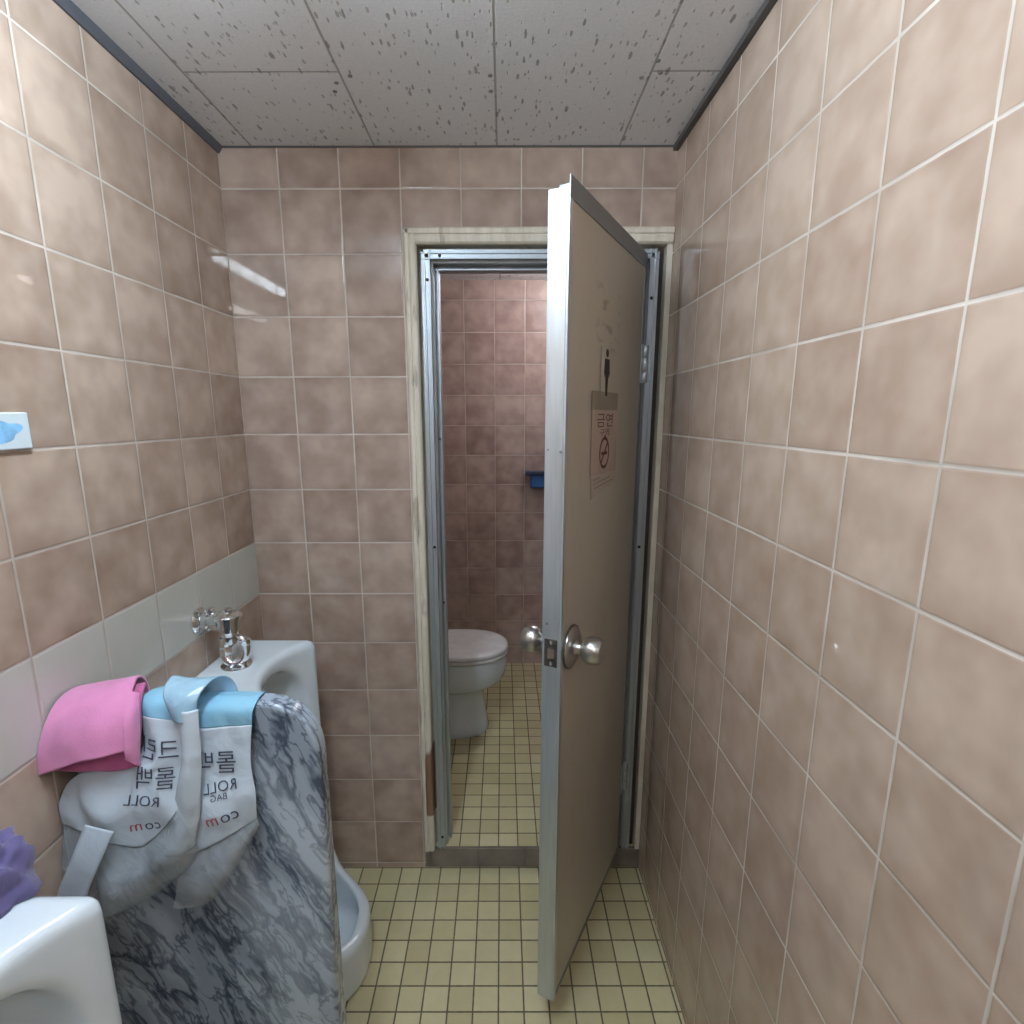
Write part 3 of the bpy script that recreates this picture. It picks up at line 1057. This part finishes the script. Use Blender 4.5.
build('side_fold', sheet(Ts, 12, 8), MAT['pink'], tow, smooth=True, angle=180, solid=.025)

# ------------------------------------------------------------------ purple cloth on the near urinal
nU, nV = 46, 30
vs, fs = [], []
for j in range(nV):
    for i in range(nU):
        a = 2 * math.pi * i / nU
        t = j / (nV - 1)
        rr = math.cos(t * math.pi / 2) ** .55
        d = Vector((math.cos(a) * rr, math.sin(a) * rr, t))
        k = 1 + .28 * mnoise.noise(d * 2.1 + Vector((5, 1, 2))) + .14 * mnoise.noise(d * 6 + Vector((1, 9, 4))) + .03 * mnoise.noise(d * 13)
        x = .44 + .46 * math.cos(a) * rr * k
        y = -6.38 + .36 * math.sin(a) * rr * k
        z = 5.553 + .49 * math.sin(t * math.pi / 2) ** .9 * (k if t > .1 else 1)
        vs.append((max(x, XL + .02), y, z))
for j in range(nV - 1):
    for i in range(nU):
        k = (i + 1) % nU
        fs.append((j * nU + i, j * nU + k, (j + 1) * nU + k, (j + 1) * nU + i))
fs.append(tuple(reversed(range(nU))))
m = MB().add(vs, fs)
o = build('crumpled_cloth', m, MAT['purple'], None, (.44, -6.42, 5.553), smooth=True, angle=180)
tag(o, 'crumpled purple cloth lying on top of the near urinal at left edge', 'cloth')

# ------------------------------------------------------------------ plaque on the left wall
pq = thing('wall_plaque', 'small white plaque with sky blue marking on the left tiled wall', 'plaque', (XL, -5.15, 9.02))
build('plate', MB().box(XL, XL + .04, -5.65, -4.605, 9.015, 9.36), MAT['plaque'], pq, bevel=.012)
mb = MB()
vs, fs = [], []
N = 30
for i in range(N):
    a = 2 * math.pi * i / N
    r = 1 + .22 * math.sin(3 * a + .6) + .1 * math.sin(5 * a)
    vs.append((XL + .0425, -4.90 + .17 * r * math.cos(a), 9.19 + .10 * r * math.sin(a)))
mb.add(vs, [tuple(range(N))])
build('blue_marking', mb, MAT['skyblue'], pq)

# ------------------------------------------------------------------ stall: toilet, blue holder
TY = 4.75


def oval(z, x0, x1, b, n=48, p=2.3):
    cx, a = (x0 + x1) / 2, (x1 - x0) / 2
    out = []
    for i in range(n):
        t = 2 * math.pi * i / n
        c, s_ = math.cos(t), math.sin(t)
        # narrower egg nose at the front, square at the back
        bb = b * (1 - .06 * max(c, 0))
        pp = p if c > 0 else 3.2
        out.append((cx + a * math.copysign(abs(c) ** (2 / pp), c), TY + bb * math.copysign(abs(s_) ** (2 / pp), s_), z))
    return out


FZ = .345
toi = thing('toilet', 'white toilet with closed lid in the stall beyond the open door', 'toilet', (3.2, TY, FZ))
prof = [(.0, 2.3, 4.24, .72), (.06, 2.3, 4.26, .74), (.25, 2.3, 4.23, .70), (.8, 2.3, 4.15, .54), (1.10, 2.25, 4.12, .50), (1.30, 2.2, 4.20, .60), (1.42, 2.15, 4.38, .80),
        (1.54, 2.1, 4.58, .93), (1.70, 2.1, 4.72, 1.0), (2.0, 2.1, 4.80, 1.03), (2.2, 2.1, 4.81, 1.04), (2.35, 2.1, 4.78, 1.03)]
build('bowl', MB().rings([oval(FZ + z, a, b, w) for z, a, b, w in prof]), MAT['ceramic'], toi, smooth=True, angle=60)
zz = FZ + 2.37
build('seat', MB().rings([oval(zz + z, 2.35 + d, 4.83 - d, 1.06 - d) for z, d in ((0, .03), (.02, 0), (.09, 0), (.11, .03))]), MAT['seat'], toi, smooth=True, angle=60)
zz += .13
build('lid', MB().rings([oval(zz + z, 2.3 + d, 4.83 - d, 1.06 - d) for z, d in ((0, .03), (.02, 0), (.08, .005), (.12, .05), (.14, .16), (.16, .5), (.165, .95))]), MAT['seat'], toi, smooth=True, angle=60)
build('hinge_bar', MB().box(2.2, 2.38, TY - .5, TY + .5, FZ + 2.35, FZ + 2.54), MAT['seat'], toi, bevel=.04)
tk = build('tank', MB().box(SX + .03, 1.75, TY - 1.1, TY + 1.1, FZ + 2.1, FZ + 4.2), MAT['ceramic'], toi, bevel=.12, seg=4, smooth=True)
build('tank_lid', MB().box(SX + .02, 1.80, TY - 1.14, TY + 1.14, FZ + 4.2, FZ + 4.4), MAT['ceramic'], tk, bevel=.06, seg=3, smooth=True)
build('tank_neck', MB().box(1.2, 2.4, TY - .75, TY + .75, FZ + 1.3, FZ + 2.3), MAT['ceramic'], toi, bevel=.15, seg=4, smooth=True)

hd = thing('paper_holder', 'dark blue wall holder on the far tiled wall of the stall', 'holder', (6.2, 8.93, 6.9))
build('shelf_plate', MB().box(5.45, 7.0, 8.5, 8.93, 7.36, 7.48), MAT['navy'], hd, bevel=.03)
build('holder_body', MB().box(5.62, 6.85, 8.58, 8.93, 6.90, 7.36), MAT['blueholder'], hd, bevel=.05)

# ------------------------------------------------------------------ lamps
LAMP_X = 2.65


def batten(label, x, y0, y1, col, power):
    lamp = thing('ceiling_lamp', label, 'lamp', (x, (y0 + y1) / 2, 13.2))
    build('housing', MB().box(x - .10, x + .10, y0 - .15, y1 + .15, 13.5, ZC), MAT['lamp_body'], lamp, bevel=.03)
    L = y1 - y0
    build('light_tube', MB().lathe((x, y0, 13.33), (0, 1, 0), [(0, .10), (.02, .13), (L - .02, .13), (L, .10)], 24), emit_mat('lit_tube', col, power), lamp, smooth=True)


batten('white batten lamp on the ceiling above the near urinal', LAMP_X, -9.2, -5.0, (.76, .89, 1.0), 140.0)
batten('white batten lamp on the ceiling near the front wall behind the camera', 5.4, -14.8, -11.5, (.97, .98, 1.0), 44.0)
lamp2 = thing('ceiling_lamp', 'round ceiling lamp inside the toilet stall', 'lamp', (6.9, 6.0, 13.4))
build('lamp_base', MB().lathe((6.9, 6.0, 13.6), (0, 0, -1), [(0, .3), (.10, .3), (.13, .25)], 32), MAT['lamp_body'], lamp2)
build('lamp_dome', MB().lathe((6.9, 6.0, 13.48), (0, 0, -1), [(0, .20), (.04, .32), (.14, .42), (.28, .46), (.42, .42), (.54, .28), (.58, .02)], 32), emit_mat('lit_dome', (.98, .96, 1.0), 55.0), lamp2, smooth=True)

# ------------------------------------------------------------------ world, camera, view
w = bpy.data.worlds.new('World')
SC.world = w
w.use_nodes = True
w.node_tree.nodes['Background'].inputs[0].default_value = (.5, .55, .6, 1)
w.node_tree.nodes['Background'].inputs[1].default_value = .05

cam = bpy.data.cameras.new('camera')
co = link(bpy.data.objects.new('camera', cam))
pitch, yaw, roll = .2041, -.0008, -.0017
f = Vector((math.sin(yaw) * math.cos(pitch), math.cos(yaw) * math.cos(pitch), -math.sin(pitch)))
rt = Vector((math.cos(yaw), -math.sin(yaw), 0))
up = rt.cross(f)
a = math.cos(roll) * rt + math.sin(roll) * up
b = -math.sin(roll) * rt + math.cos(roll) * up
mat = Matrix((a, b, -f)).transposed().to_4x4()
mat.translation = M3((4.6868, -10.0635, 9.3204))
co.matrix_world = mat
cam.sensor_width = 36
cam.lens = 550.94 / 1024 * 36
cam.shift_x = (512 - 502.44) / 1024
cam.shift_y = (529.85 - 512) / 1024
cam.clip_start = .02
SC.camera = co

for o in bpy.data.objects:
    if '_o' in o:
        del o['_o']
SC.view_settings.view_transform = 'Standard'
SC.view_settings.look = 'None'
SC.view_settings.gamma = 1
SC.view_settings.use_curve_mapping = False
SC.view_settings.exposure = -0.08
